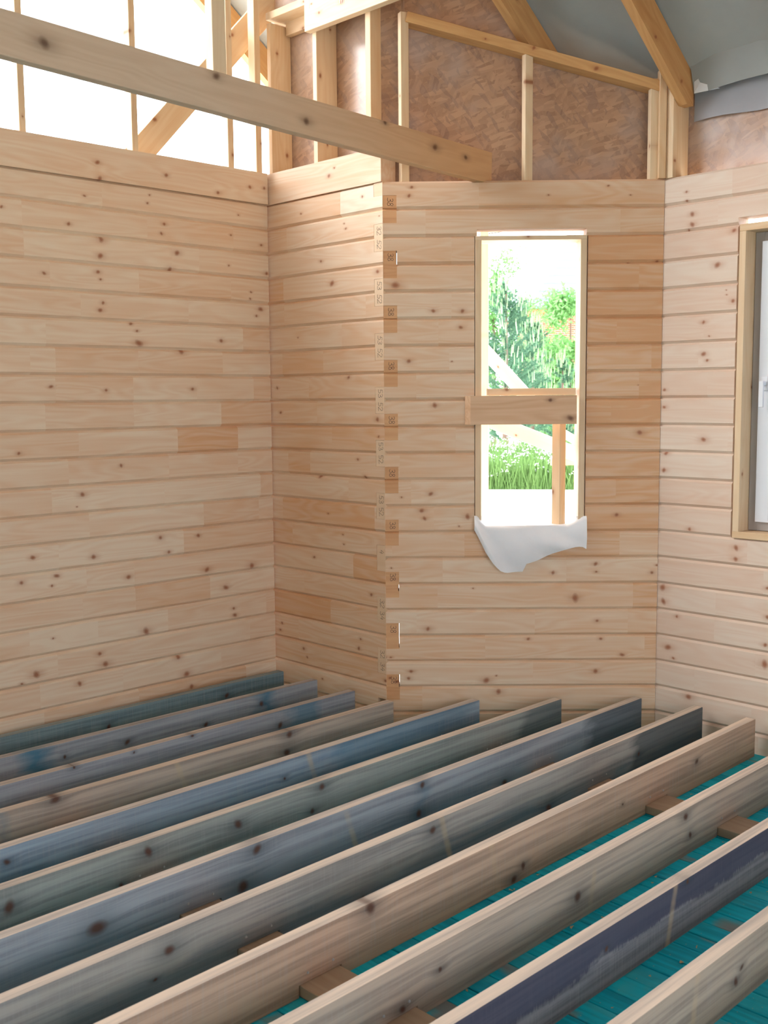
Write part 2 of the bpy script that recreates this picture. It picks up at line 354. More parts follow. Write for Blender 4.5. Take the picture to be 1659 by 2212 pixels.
# finger-jointed segments: photo x of the joints per row, and which are darker
SEG = {'A': {0: ([220], [0, .15]), 1: ([47, 318, 504], [0, .1, .25, .45]), 2: ([51, 372, 430], [.2, -.2, -.1, .1]), 3: ([300, 499], [0, .3, .35]), 4: ([174, 407], [.1, .05, 0]),
             5: ([99, 525], [-.2, -.1, .5]), 6: ([65, 120, 299, 481], [.1, 0, .45, .2, .15]), 7: ([120, 288, 425, 548], [.2, .25, 0, .1, .6]), 8: ([98, 289, 478], [0, .3, -.05, .85]),
             9: ([170, 384, 514], [.3, .05, .95, .1]), 10: ([148, 365, 514], [.05, .25, .15, .3]), 11: ([112, 355, 563], [.25, -.15, -.2, .5]), 12: ([193, 440, 559], [.1, -.1, .5, .2]),
             13: ([127, 397], [-.3, -.25, .45]), 14: ([187, 290], [-.2, -.1, .15]), 15: ([179, 293, 454], [.05, .1, .55, -.1]), 16: ([64, 212, 363, 575], [.1, -.4, -.2, .2, .5]),
             17: ([125, 540], [-.1, .05, .3]), 18: ([87, 266, 478], [.2, -.15, .05, .2]), 19: ([96, 301, 532], [-.2, .15, .6, -.1])},
       'B': {0: ([735], [.35, -.9]), 1: ([619], [.35, 0]), 2: ([], [-.05]), 3: ([612], [.55, 0]), 4: ([614, 790], [.2, .3, .1]), 5: ([738], [.05, .3]), 6: ([610, 698], [.3, .5, .4]), 7: ([667], [.3, .35]),
             8: ([685], [.25, .2]), 9: ([717], [.5, .55]), 10: ([623, 670], [.3, .6, .15]), 11: ([753], [.0, .35]), 12: ([611, 809], [.2, .7, .2]), 13: ([632], [.6, .3]), 14: ([763], [.0, .85]),
             15: ([657], [.2, .3]), 16: ([714], [.95, .45]), 17: ([645], [.35, .3]), 18: ([], [.5]), 19: ([], [.15])},
       'C': {0: ([1034], [.1, .4]), 1: ([919, 1340], [-.1, .2, .35]), 2: ([975, 1270], [.3, .35, .6]), 3: ([1100, 1380], [.35, .5, .4]), 4: ([975, 1250], [-.1, .05, .55]), 5: ([947, 1270, 1332], [.2, .3, .4, .6]),
             6: ([970, 1270, 1407], [.15, 0, .2, .4]), 7: ([899, 1250, 1380], [.35, .2, .1, .35]), 8: ([1200, 1320], [.45, .6, .7]), 9: ([984, 1250], [.3, .2, .05]), 10: ([863, 1250], [.2, .4, .25]),
             11: ([888, 1250, 1330], [.35, .1, .3, .4]), 12: ([937, 1250], [.3, .2, .3]), 13: ([847, 1003, 1338], [.4, .25, .65, .25]), 14: ([956, 1223], [.25, -.15, 0]), 15: ([945, 1367], [.3, .15, .7]),
             16: ([900, 1155, 1356], [-.25, -.1, .1, .25]), 17: ([1048, 1392], [.25, .15, .45]), 18: ([1151], [-.1, .05]), 19: ([912, 1155], [.4, .2, .2]), 20: ([1000], [.5, .4])}}
def set_segs(o, wl, k, L, rowz, shift):
    if k == -1: xs, ts = [], [.1]
    elif k in SEG.get(wl, {}):
        xs, ts = SEG[wl][k]; xs = [wall_xz(wl, q, proj_y(wl, q, rowz))[0] for q in xs]
        if wl == 'A':                       # the long wall goes on outside the frame
            x = xs[0] - rnd.uniform(.5, .9); xs = [x] + xs; ts = [rnd.uniform(-.2, .4)] + list(ts)
    else:
        xs, ts, x = [], [rnd.uniform(-.25, .35)], rnd.uniform(.2, .6)
        while x < L and len(xs) < 6:
            xs.append(x); ts.append(rnd.uniform(-.25, .35)); x += rnd.uniform(.4, .8)
    xs = xs[:6]; dl = [ts[i+1]-ts[i] for i in range(len(xs))]
    xs = xs + [99.0]*(6-len(xs)); dl = dl + [0.0]*(6-len(dl))
    o['s0'] = [x-shift for x in xs[:3]]; o['s1'] = [x-shift for x in xs[3:]]; o['d0'] = dl[:3]; o['d1'] = dl[3:]
    o['tn'] = [ts[0] + {'A': -.1, 'B': .3, 'C': .22, 'D': .2}[wl], {'A': 0.0, 'B': 0.0, 'C': 0.0, 'D': .4}[wl], rnd.uniform(0, 50)]  # per-wall tone and greying: differing light on the walls partly put into colour
def proj_y(wl, px, z):
    lo, hi = 200.0, 1700.0
    for _ in range(40):
        md = (lo+hi)/2
        if wall_xz(wl, px, md)[1] > z: lo = md
        else: hi = md
    return lo
def add_log(wl, parent, k, pieces, L, height=P, y0=0.0, name='log', x_shift=0.0, ztop=None):
    """pieces: list of (x0, x1, z0, z1, bevel_bottom, bevel_top) relative to the log's bottom"""
    o0, a = WALLS[wl]; zb = (ZT-(k+1)*P) if ztop is None else ztop-height
    V, Fc = [], []
    for (x0, x1, z0, z1, bb, bt) in pieces: prism(logprof(z0, z1, bb, bt, y0), x0-x_shift, x1-x_shift, V, Fc)
    dv = Vector((math.cos(a), math.sin(a), 0))
    M = Matrix.Translation(o0 + dv*x_shift + Vector((0, 0, zb))) @ Matrix.Rotation(a, 4, 'Z')
    o = build(name, V, Fc, m_log, parent, M)
    set_segs(o, wl, k, L, zb+height/2, x_shift)
    for i, (x, z, r) in enumerate(sorted(KN[wl].get(k, []), key=lambda q: -q[2])[:6]): o['k%d' % i] = [x-x_shift, z-zb, r]
    have = min(6, len(KN[wl].get(k, [])))
    lo_, hi_ = {'A': (-4.5, -1.72), 'D': (.75, 3.2)}.get(wl, (0, 0))     # stretches the photograph does not show
    for i in range(have, 6):
        if lo_ < hi_ and pieces[0][1]-pieces[0][0] > 1.5: o['k%d' % i] = [rnd.uniform(lo_, hi_)-x_shift, rnd.uniform(.02, height-.02), rnd.uniform(.006, .013)]
    return o
H2 = P/2
wallA = tag(empty('wall_left', (0, -3, 0)), 'long pine log wall with an open framed gable above it', kind='structure')
wallB = tag(empty('wall_back_left', (.46, 0, 0)), 'short pine return wall with a stud frame above it', kind='structure')
wallC = tag(empty('wall_back', (1.44, .51, 0)), 'angled pine log wall with the narrow window opening', kind='structure')
wallD = tag(empty('wall_right', (3.5, 1.03, 0)), 'pale pine log wall with the white window', kind='structure')
LA, LD = 8.6, 4.7
PWB, PWC = .066, .072          # visible widths of the interlocked log ends at the outward corner
WINC = (.474, 1.060); WIND = (2.365-1.957, 3.62-1.957)
for k in range(NR):
    z0, z1 = 0.0, P
    add_log('A', wallA, k, [(-LA, 0, 0, P, True, True)], LA)
    cut_top = (k % 2 == 0)
    LB = .932
    if cut_top: pc = [(-.1, LB-PWB, 0, P, True, True), (LB-PWB, LB, 0, H2, True, False)]
    else: pc = [(-.1, LB-PWB, 0, P, True, True), (LB-PWB, LB, H2, P, False, True)]
    add_log('B', wallB, k, pc, LB)
    if k % 2 == 0: corner = (0.0, PWC, H2, P, False, True)
    else: corner = (0.0, PWC, 0, H2, True, False)
    full = [(PWC, LEN_C-.004, 0, P, True, True), corner]
    if k == 1:
        c_ = P*.25
        full = [(PWC, LEN_C-.004, c_, P, False, True), (PWC, WINC[0]+.012, 0, c_, True, False), (WINC[1]-.008, LEN_C-.004, 0, c_, True, False), (0, PWC, 0, H2, True, False)]
    if 2 <= k <= 12:
        add_log('C', wallC, k, [(PWC, WINC[0], 0, P, True, True), corner], WINC[0])
        o_ = add_log('C', wallC, k, [(WINC[1], LEN_C-.004, 0, P, True, True)], LEN_C); o_['tn'] = [o_['tn'][0]+.55, 0.0, o_['tn'][2]]  # right of the window: warmer wood, with weak bounce light put into its tone
        add_log('D', wallD, k, [(-.06, WIND[0], 0, P, True, True)], WIND[0])
        add_log('D', wallD, k, [(WIND[1], LD, 0, P, True, True)], LD, x_shift=WIND[1])
    else:
        add_log('C', wallC, k, full, LEN_C)
        if k == 1:
            c_ = P*.25
            add_log('D', wallD, k, [(-.06, LD, c_, P, False, True), (-.06, WIND[0], 0, c_, True, False), (WIND[1], LD, 0, c_, True, False)], LD)
        else: add_log('D', wallD, k, [(-.06, LD, 0, P, True, True)], LD)
# taller top boards on the two left walls
TB = .172
add_log('A', wallA, -1, [(-LA, -.004, 0, TB, False, False)], LA, TB, -.012, 'top_board', ztop=ZT+TB)
add_log('B', wallB, -1, [(-.1, .928, 0, TB, False, False)], .93, TB, -.006, 'top_board', ztop=ZT+TB)

# log ends and pencil numbers at the outward corner
DIG = {'2': [[(0, .8), (.2, 1), (.55, .95), (.6, .7), (.3, .35), (0, 0), (.65, .05)]],
       '3': [[(.05, .9), (.3, 1), (.55, .85), (.5, .62), (.22, .52), (.55, .42), (.6, .15), (.3, 0), (0, .1)]],
       '4': [[(.4, 1), (.05, .4), (.65, .42)], [(.55, .75), (.45, 0)]],
       '5': [[(.6, 1), (.15, 1), (.08, .55), (.42, .6), (.6, .35), (.45, .05), (0, .05)]],
       '8': [[(.5, .85), (.3, 1), (.08, .85), (.15, .62), (.5, .4), (.55, .12), (.3, 0), (.05, .12), (.15, .4), (.45, .62), (.52, .85)]],
       '0': [[(.3, 1), (.05, .6), (.1, .1), (.4, 0), (.6, .4), (.5, .9), (.3, 1)]],
       '-': [[(.1, .5), (.5, .55)]]}
def pencil(parent, M, text, size, xc, zc, slant=0.0):
    """digits written turned a quarter clockwise on the face y = 0 of a log end"""
    V, Fc = [], []; wd = .0019; n = len(text); adv = size*.72; tot = adv*n
    for i, ch in enumerate(text):
        for pl in DIG[ch]:
            pts = []
            for gx, gy in pl:
                gx2 = (gx+slant*gy)*size + i*adv - tot/2; gy2 = (gy-.5)*size
                pts.append((xc+gy2+rnd.uniform(-.0006, .0006), zc-gx2))
            for (a, b) in zip(pts, pts[1:]):
                dx, dz = b[0]-a[0], b[1]-a[1]; l = math.hypot(dx, dz) or 1; nx, nz = -dz/l*wd/2, dx/l*wd/2; ex, ez = dx/l*wd*.4, dz/l*wd*.4
                q = len(V); y = -.0008
                V += [(a[0]-nx-ex, y, a[1]-nz-ez), (b[0]-nx+ex, y, b[1]-nz+ez), (b[0]+nx+ex, y, b[1]+nz+ez), (a[0]+nx-ex, y, a[1]+nz-ez)]
                Fc.append((q, q+1, q+2, q+3))
    o = build('pencil_mark', V, Fc, m_pencil, parent, M); return o
slit = {3: (0, .5), 15: (.5, .75), 17: (0, .95), 19: (0, .5)}
for b in range(1, 21, 2):        # ends of the return-wall logs, flush with the window wall: "38"
    zc = ZT-b*P; M = Matrix.Translation(BCp+Vector((0, 0, zc))) @ Matrix.Rotation(AC, 4, 'Z')
    V, Fc = [], []
    g = .004 if b in (3, 15, 17, 19) else 0
    wdt = PWC+.0006
    if b in slit:
        s0, s1 = slit[b]; za, zb_ = H2-P*s0, H2-P*s1; gg = .005 if b != 17 else .004
        prism(rectprof(.0015, T, zb_, za), 0.0, wdt-gg, V, Fc)
        if za < H2-.001: prism(rectprof(.0015, T, za, H2), 0, wdt, V, Fc)
        if zb_ > -H2+.001: prism(rectprof(.0015, T, -H2, zb_), 0, wdt, V, Fc)
    else:
        prism([(.0015, -H2+.0005), (T, -H2+.0005), (T, H2-.0005), (.0015, H2-.0005), (.0015, .007), (.010, .001), (.0015, -.006)], 0.0, wdt, V, Fc)
    o = build('log_end', V, Fc, m_endB, wallC, M); seed(o, rnd.uniform(-.4, .5))
    if b in (19,): o['k0'] = [.02, .05, .008]; o['k1'] = [.06, .03, .01]
    pencil(o, M @ Matrix.Translation((0, .0015, 0)), '38', .030, .040, .036, rnd.uniform(-.15, .15))
txt = {0: ('', ''), 2: ('32', '52'), 4: ('53', '52'), 6: ('53', '52'), 8: ('53', '52'), 10: ('53', '52'), 12: ('53', '52'), 14: ('4', ''), 16: ('32', '34'), 18: ('32', '34')}
for b in range(0, 20, 2):        # ends of the window-wall logs, flush with the return wall
    zc = ZT-b*P; zt = H2-.001 if b else -.001
    M = Matrix.Translation(Vector((.932-PWB, 0, zc)))
    V, Fc = prism(rectprof(.001, T*.6, -H2+.001, zt), 0.001, PWB)
    o = build('log_end', V, Fc, m_endA, wallB, M); seed(o, rnd.uniform(-.5, .2))
    a_, b_ = txt[b]
    if a_: pencil(o, M @ Matrix.Translation((0, .001, 0)), a_, .032, .038, .034, rnd.uniform(-.2, .2))
    if b_: pencil(o, M @ Matrix.Translation((0, .001, 0)), b_, .032, .038, -.034, rnd.uniform(-.2, .2))

# ------------------------------------------------------------------ framing above the walls
Z = lambda r: r+1.79
TOPA = ZT+TB
def plank_part(nm, p0, p1, wy, hz, mat, par, up=(0, 0, 1), **kw): return member(nm, p0, p1, wy, hz, mat, par, up, **kw)
# roof underside line of rafters: z(y)
def zu(y): return Z(1.849 - .736*(y-.54))
SL = math.atan(.736); RD = .155            # rafter depth, square to the slope
for y0, y1 in ((-1.504, -1.470), (-.889, -.853), (-.279, -.240), (-.085, -.045), (-2.12, -2.085), (-2.74, -2.70), (-3.35, -3.31), (-3.96, -3.92), (-4.6, -4.56), (-5.2, -5.16)):
    yc = (y0+y1)/2; zt = zu(yc)+.02 if yc > -4.2 else zu(-8.4-yc)+.02
    plank_part('stud', (-.03, yc, TOPA), (-.03, yc, zt), .06 if yc > -.1 else .055, y1-y0, m_stud, wallA, up=(0, 1, 0))
member('brace', (-.118, -1.10, TOPA-.32), (-.118, .36, TOPA-.32+1.46*1.071), .025, .14, m_stud, wallA)
# return wall: studs 35 x 150, header boards and sheathing
for x0, x1, zt in ((.004, .036, Z(2.1)), (.397, .430, Z(2.12)), (.812, .852, Z(2.12))):
    plank_part('stud', ((x0+x1)/2, .075, TOPA), ((x0+x1)/2, .075, zt), x1-x0, .148, m_stud, wallB, up=(0, 1, 0))
plank_part('top_plate', (.0, .075, Z(2.14)), (.93, .075, Z(2.14)), .15, .04, m_stud, wallB)
plank_part('header', (.05, .125, Z(2.085)), (.39, .125, Z(2.085)), .04, .075, m_stud, wallB)
hd = member('header', (.388, -.022, Z(1.957)+.1), (1.75, -.022, Z(1.957)+.1), .045, .2, m_stud, wallB, knots=False)
for i, q in enumerate([(.12, -.03, .012), (.3, -.02, .014), (.55, .05, .01), (.06, .03, .006)]): hd['k%d' % i] = list(q)
V, Fc = prism(rectprof(0, .012, 0, 1.3), 0, 1.06)
o = build('osb_panel', V, Fc, m_osbB, wallB, Matrix.Translation((-.12, .151, ZT)))
# chalky scrawl on the header
m_chalk = flat('chalk', lin((238, 232, 222)), .9)
V, Fc = [], []
for i, (x, l) in enumerate([(.285, .03), (.30, .036), (.315, .034), (.33, .042), (.345, .03), (.04, .03), (.035, .02), (.05, .026)]):
    zz = .005 if x > .2 else -.06+i*.02
    prism(rectprof(-.0006, 0, zz-l, zz), x, x+.004, V, Fc)
build('chalk_mark', V, Fc, m_chalk, hd, Matrix.Translation((.388, -.0450, Z(1.957)+.1)))
# window wall: sheathing, turned studs and the sloping top plate
MC = Matrix.Translation(BCp) @ Matrix.Rotation(AC, 4, 'Z')
def onC(u, off, z): return BCp + dC*u + nC*off + Vector((0, 0, z))
V = [(-.03, .11, ZT), (LEN_C+.1, .11, ZT), (LEN_C+.1, .11, Z(1.56)), (.80, .11, Z(1.73)), (.55, .11, Z(2.1)), (-.03, .11, ZT+1.3)]
V2 = V + [(x, .122, z) for x, _, z in V]
o = build('osb_panel', V2, [tuple(range(6)), tuple(range(11, 5, -1))] + [(i, i+6, (i+1) % 6+6, (i+1) % 6) for i in range(6)], m_osb, wallC, MC)
def plateline(u): return np.interp(u, [-.05, .134, .755, 1.413, 1.5], [2.0, 1.942, 1.737, 1.575, 1.555])
def turned(u0, u1, zt, ang=22, mat=m_stud, dep=.048):
    uc = (u0+u1)/2; p = onC(uc, .034, ZT); q = onC(uc, .034, zt)
    upv = dC*math.cos(R(90+ang)) + nC*math.sin(R(90+ang))
    return member('stud', p, q, .044, dep*.8, mat, wallC, up=upv)
turned(.084, .141, Z(1.94)); turned(.723, .770, Z(1.735)); turned(1.372, 1.412, Z(1.60), 8)
member('stud', onC(1.432, .02, ZT), onC(1.432, .02, Z(1.64)), .036, .06, m_stud, wallC, up=nC)
pa, pb = onC(.13, .055, Z(1.942)-.026), onC(1.43, .055, Z(1.585)-.026)
member('top_plate', pa, pb, .1, .05, m_raft, wallC)
# right wall: corner post and sheathing under milky film
member('corner_post', (1.976, 1.104, ZT), (1.976, 1.104, Z(1.62)), .040, .148, m_stud, wallD, up=(0, 1, 0))
V, Fc = prism(rectprof(0, .012, 0, .62), 0, LD)
build('osb_panel', V, Fc, m_osbD, wallD, Matrix.Translation((1.96, 1.182, ZT)))

# ------------------------------------------------------------------ roof
roof = tag(empty('ceiling', (2, 0, 4.5)), 'grey roof membrane on pine rafters', kind='structure')
YR = -4.2                                   # ridge
def rafter(xl, wd, y_end, name='rafter', mat=m_raft):
    # plumb-cut foot at y_end; underside at zu(y)
    dv = RD/math.cos(SL)
    V = []
    prof = [(YR, zu(YR)), (y_end-.06, zu(y_end-.06)), (y_end, zu(y_end-.06)+.0), (y_end, zu(y_end)+dv), (YR, zu(YR)+dv)]
    n = len(prof); Lc = Vector((xl, y_end, zu(y_end)))
    M = frame(Vector((xl, YR, zu(YR))), Vector((0, 1, -.736)), (0, 0, 1)); Mi = M.inverted()
    for x in (xl, xl+wd): V += [tuple(Mi @ Vector((x, y, z))) for y, z in prof]
    Fc = [tuple(range(n)), tuple(range(2*n-1, n-1, -1))] + [(i, i+n, (i+1) % n+n, (i+1) % n) for i in range(n)]
    o = build(name, V, Fc, mat, roof, M); seed(o)
    L = math.hypot(y_end-YR, .736*(y_end-YR))
    for i in range(6): o['k%d' % i] = [L-rnd.uniform(.1, .9)-i*.35, rnd.uniform(.02, .12), rnd.uniform(.006, .013)]
    # mirrored rafter of the other slope
    M2 = Matrix.Translation((0, 2*YR, 0)) @ Matrix.Scale(-1, 4, (0, 1, 0)) @ M
    o2 = bpy.data.objects.new(name, o.data); col.objects.link(o2)
    rot = Matrix.Translation((2*xl+wd, 2*YR, 0)) @ Matrix.Rotation(math.pi, 4, 'Z') @ M
    put(o2, rot, roof); seed(o2)
    return o
for xl, ye in ((-.53, 1.55), (1.35, 1.55), (1.998, 1.13), (2.65, 1.13), (3.3, 1.13), (3.95, 1.13), (4.6, 1.13), (5.25, 1.13), (5.9, 1.13), (.72, 1.55)):
    if xl == .72: continue
    rafter(xl, .05, ye)
def membrane(name, y0, y1, x0, x1, sgn=1):
    nx, ny = 60, 60; V = []; Fc = []
    for j in range(ny+1):
        y = y0+(y1-y0)*j/ny
        for i in range(nx+1):
            x = x0+(x1-x0)*i/nx
            h = zu(y)+RD/math.cos(SL)+.004
            h += .012*math.sin(x*9.6+.7)*math.sin(y*2.1+x) + .006*math.sin(x*23+y*7)
            V.append((x, y if sgn > 0 else 2*YR-y, h+.012))
    for j in range(ny):
        for i in range(nx):
            a = j*(nx+1)+i; q = (a, a+1, a+nx+2, a+nx+1); Fc.append(q if sgn < 0 else q[::-1])
    return build(name, V, Fc, m_memb, roof, smooth=True)
membrane('membrane', YR, 1.62, -.56, 6.6); membrane('membrane', YR, 1.62, -.56, 6.6, -1)

zs_ = Z(1.085); pol = [(-.56, .17), (.80, .17), (1.86, 1.20), (6.6, 1.20), (6.6, 1.62), (-.56, 1.62)]  # unseen eave closure, added to keep outside light off the membrane
n_ = len(pol); V = [(x, y, zs_-.02) for x, y in pol] + [(x, y, zs_) for x, y in pol]
build('soffit', V, [tuple(range(n_-1, -1, -1)), tuple(range(n_, 2*n_))] + [(i, (i+1) % n_, (i+1) % n_+n_, i+n_) for i in range(n_)], m_stud, roof)  # added unseen eave closure, keeps outside light off the membrane
V, Fc = prism(rectprof(1.60, 1.625, zs_-.02, zu(1.6)+.22), -.56, 6.6); build('fascia', V, Fc, m_stud, roof)  # added unseen fascia of the eave closure, also shades the membrane
# loose membrane over the right wall's sheathing
def flap(name, mat, x0, x1, top, bot, yf, nx=40, nz=12):
    V, Fc = [], []
    for i in range(nx+1):
        x = x0+(x1-x0)*i/nx; zt, zb = top(x), bot(x)
        for j in range(nz+1):
            t = j/nz; z = zt+(zb-zt)*t; V.append((x, yf(x, t), z))
    for i in range(nx):
        for j in range(nz):
            a = i*(nz+1)+j; Fc.append((a, a+nz+1, a+nz+2, a+1))
    return build(name, V, Fc, mat, roof, smooth=True)
flap('membrane_flap', m_memb2, 2.03, 5.5, lambda x: Z(1.60), lambda x: Z(1.388)-.006*math.sin(x*11), lambda x, t: 1.172-.01*t-.008*math.sin(x*17+2*t))
flap('membrane_flap', m_memb, 2.055, 5.5, lambda x: Z(1.74), lambda x: Z(1.515)+.02*max(0, math.sin((x-2.15)*4)), lambda x, t: 1.05+.07*t-.012*math.sin(x*9)*t)
V = [(2.065, 1.10, Z(1.63)), (2.062, 1.11, Z(1.515)), (2.20, 1.12, Z(1.515)), (2.10, 1.10, Z(1.56))]
build('membrane_flap', V, [(0, 1, 2, 3)], m_sheet, roof)

# ------------------------------------------------------------------ windows
win1 = tag(empty('window_1', onC(.767, .02, ZT-13*P)), 'narrow unglazed window opening in a pine casing', kind='structure')
CO = -.004
zs, zh = ZT-13*P, ZT-2.0*P
def onCbox(nm, u0, u1, off0, off1, z0, z1, mat, par, vert=True):
    V, Fc = [], []
    uc, oc = (u0+u1)/2, (off0+off1)/2
    if vert: return member(nm, onC(uc, oc, z0), onC(uc, oc, z1), u1-u0, off1-off0, mat, par, up=nC)
    return member(nm, onC(u0, oc, (z0+z1)/2), onC(u1, oc, (z0+z1)/2), off1-off0, z1-z0, mat, par)
onCbox('jamb', .478, .510, CO, .14, zs+.03, zh-.022, m_case, win1)
onCbox('jamb', 1.022, 1.054, CO, .14, zs+.03, zh-.022, m_case, win1)
onCbox('head', .478, 1.054, CO, .14, zh-.022, zh, m_case, win1, False)
onCbox('sill', .478, 1.054, CO, .14, zs, zs+.03, m_case, win1, False)
win2 = tag(empty('window_2', (2.9, 1.05, ZT-13*P)), 'white plastic window with frosted film in a deep pine casing', kind='structure')
x0, x1 = 2.377, 3.608
def boxp(nm, xa, xb, ya, yb, za, zb, mat, par, axis='z'):
    xc, yc, zc = (xa+xb)/2, (ya+yb)/2, (za+zb)/2
    if axis == 'z': return member(nm, (xc, yc, za), (xc, yc, zb), xb-xa, yb-ya, mat, par, up=(0, 1, 0))
    return member(nm, (xa, yc, zc), (xb, yc, zc), yb-ya, zb-za, mat, par)
boxp('jamb', x0, x0+.034, 1.022, 1.20, zs+.034, zh-.034, m_case, win2)
boxp('jamb', x1-.034, x1, 1.022, 1.20, zs+.034, zh-.034, m_case, win2)
boxp('head', x0, x1, 1.022, 1.20, zh-.034, zh, m_case, win2, 'x')
boxp('sill', x0, x1, 1.022, 1.20, zs, zs+.034, m_case, win2, 'x')
xa, xb, za, zb = x0+.036, x1-.036, zs+.036, zh-.036
fr = boxp('frame', xa, xa+.048, 1.118, 1.18, za, zb, m_gap, win2); boxp('frame', xb-.048, xb, 1.118, 1.18, za, zb, m_gap, win2)
boxp('frame', xa+.048, xb-.048, 1.118, 1.18, za, za+.05, m_gap, win2, 'x'); boxp('frame', xa+.048, xb-.048, 1.118, 1.18, zb-.05, zb, m_gap, win2, 'x')
xs0, xs1 = xa+.044, xb-.044
s_ = boxp('sash', xs0, xs0+.07, 1.098, 1.116, za+.046, zb-.046, m_pvc, win2); boxp('sash', xs1-.07, xs1, 1.098, 1.116, za+.046, zb-.046, m_pvc, win2)
boxp('sash', xs0+.07, xs1-.07, 1.098, 1.116, za+.046, za+.116, m_pvc, win2, 'x'); boxp('sash', xs0+.07, xs1-.07, 1.098, 1.116, zb-.116, zb-.046, m_pvc, win2, 'x')
V, Fc = prism(rectprof(-.004, .004, 0, zb-za-.2), 0, xs1-xs0-.12)
build('pane', V, Fc, m_film, win2, Matrix.Translation((xs0+.06, 1.112, za+.1)))
hx, hz = xs0+.037, Z(.05)
ho = empty('handle', (hx, 1.098, hz)); put(ho, Matrix.Translation((hx, 1.098, hz)), win2)
def sub(nm, prof, a, b, par, M): 
    V, Fc = prism(prof, a, b); return build(nm, V, Fc, m_pvc, par, M)
bpy.data.objects.remove(ho)
V, Fc = prism(rectprof(-.010, 0, -.035, .035, .003), -.014, .014)
prism(rectprof(-.045, -.008, -.008, .010, .003), -.009, .009, V, Fc); prism(rectprof(-.047, -.034, -.118, .012, .004), -.010, .010, V, Fc)
build('handle', V, Fc, m_pvc, win2, Matrix.Translation((hx, 1.098, hz)))

# ------------------------------------------------------------------ unseen rest of the room, behind the camera; openings and gable shaped for light
def shell(name, label, boxes):
    V, Fc = [], []
    for (xa_, xb_, ya_, yb_, za_, zb_) in boxes: prism(rectprof(ya_, yb_, za_, zb_), xa_, xb_, V, Fc)
    o = build(name, V, Fc, m_log); seed(o, .1); o['s0'] = o['s1'] = [99.0]*3; tag(o, label, kind='structure'); return o
XS, YF, ZR = 6.62, -8.6, zu(YR)+.1
side = shell('wall_side', 'pine wall behind the photographer with two openings added for daylight',
      [(XS, XS+.1, YF, 1.13, -.05, 1.0), (XS, XS+.1, YF, 1.13, 2.4, ZT+.2), (XS, XS+.1, YF, -7.6, 1.0, 2.4), (XS, XS+.1, -5.4, -3.0, 1.0, 2.4), (XS, XS+.1, -.9, 1.13, 1.0, 2.4)])
V = [(0, YF, ZT+.2), (0, 1.13, ZT+.2), (0, 1.13, zu(1.13)+.15), (0, YR, ZR+.05), (0, YF, zu(2*YR-YF)+.15)]
V += [(.1, y_, z_) for _, y_, z_ in V]
build('unseen_gable_boarding', V, [(0, 1, 2, 3, 4), (9, 8, 7, 6, 5)] + [(i, i+5, (i+1) % 5+5, (i+1) % 5) for i in range(5)], m_osb, side, Matrix.Translation((XS, 0, 0)))  # unseen boarding added to hold back skylight on this side
shell('wall_front', 'pine wall at the far end behind the photographer with a doorway added for daylight',
      [(0, XS, YF-.1, YF, 2.1, zu(2*YR-YF)+.15), (0, 5.0, YF-.1, YF, -.05, 2.1), (5.9, XS, YF-.1, YF, -.05, 2.1)])

# ------------------------------------------------------------------ floor: turquoise planks
floor = tag(empty('floor', (3, -2, 0)), 'turquoise-treated sub-floor planks under the joists', kind='structure')
PW = .0975; y = 1.0; i = 0
while y > -8.5:
    yb = y-PW
    xs = .012 if y <= 0 else .932 + y*(1.025/1.029)+.02
    if yb < 0 < y: xs = .95+y
    V, Fc = prism(rectprof(-PW/2+.0022, PW/2-.0022, -.022, 0, .002), 0, 6.4-xs)
    o = build('plank', V, Fc, m_paint, floor, Matrix.Translation((xs, (y+yb)/2, rnd.uniform(-.003, 0))))
    seed(o); y = yb; i += 1

# ------------------------------------------------------------------ cross beams let into the joists
CB = .036
cbs = [(-2.03, -1.866, 'flat sawn cross beam let into the joists, nearer the open end of the room'), (-.062, .108, 'flat sawn cross beam let into the joists beside the angled window wall')]
for ya, yb, lb in cbs:
    o = member('cross_beam', (.06 if yb < 0 else 1.2, (ya+yb)/2, CB/2), (6.2, (ya+yb)/2, CB/2), yb-ya, CB, m_cross)
    tag(o, lb, 'beam', 'cross beams under the joists')
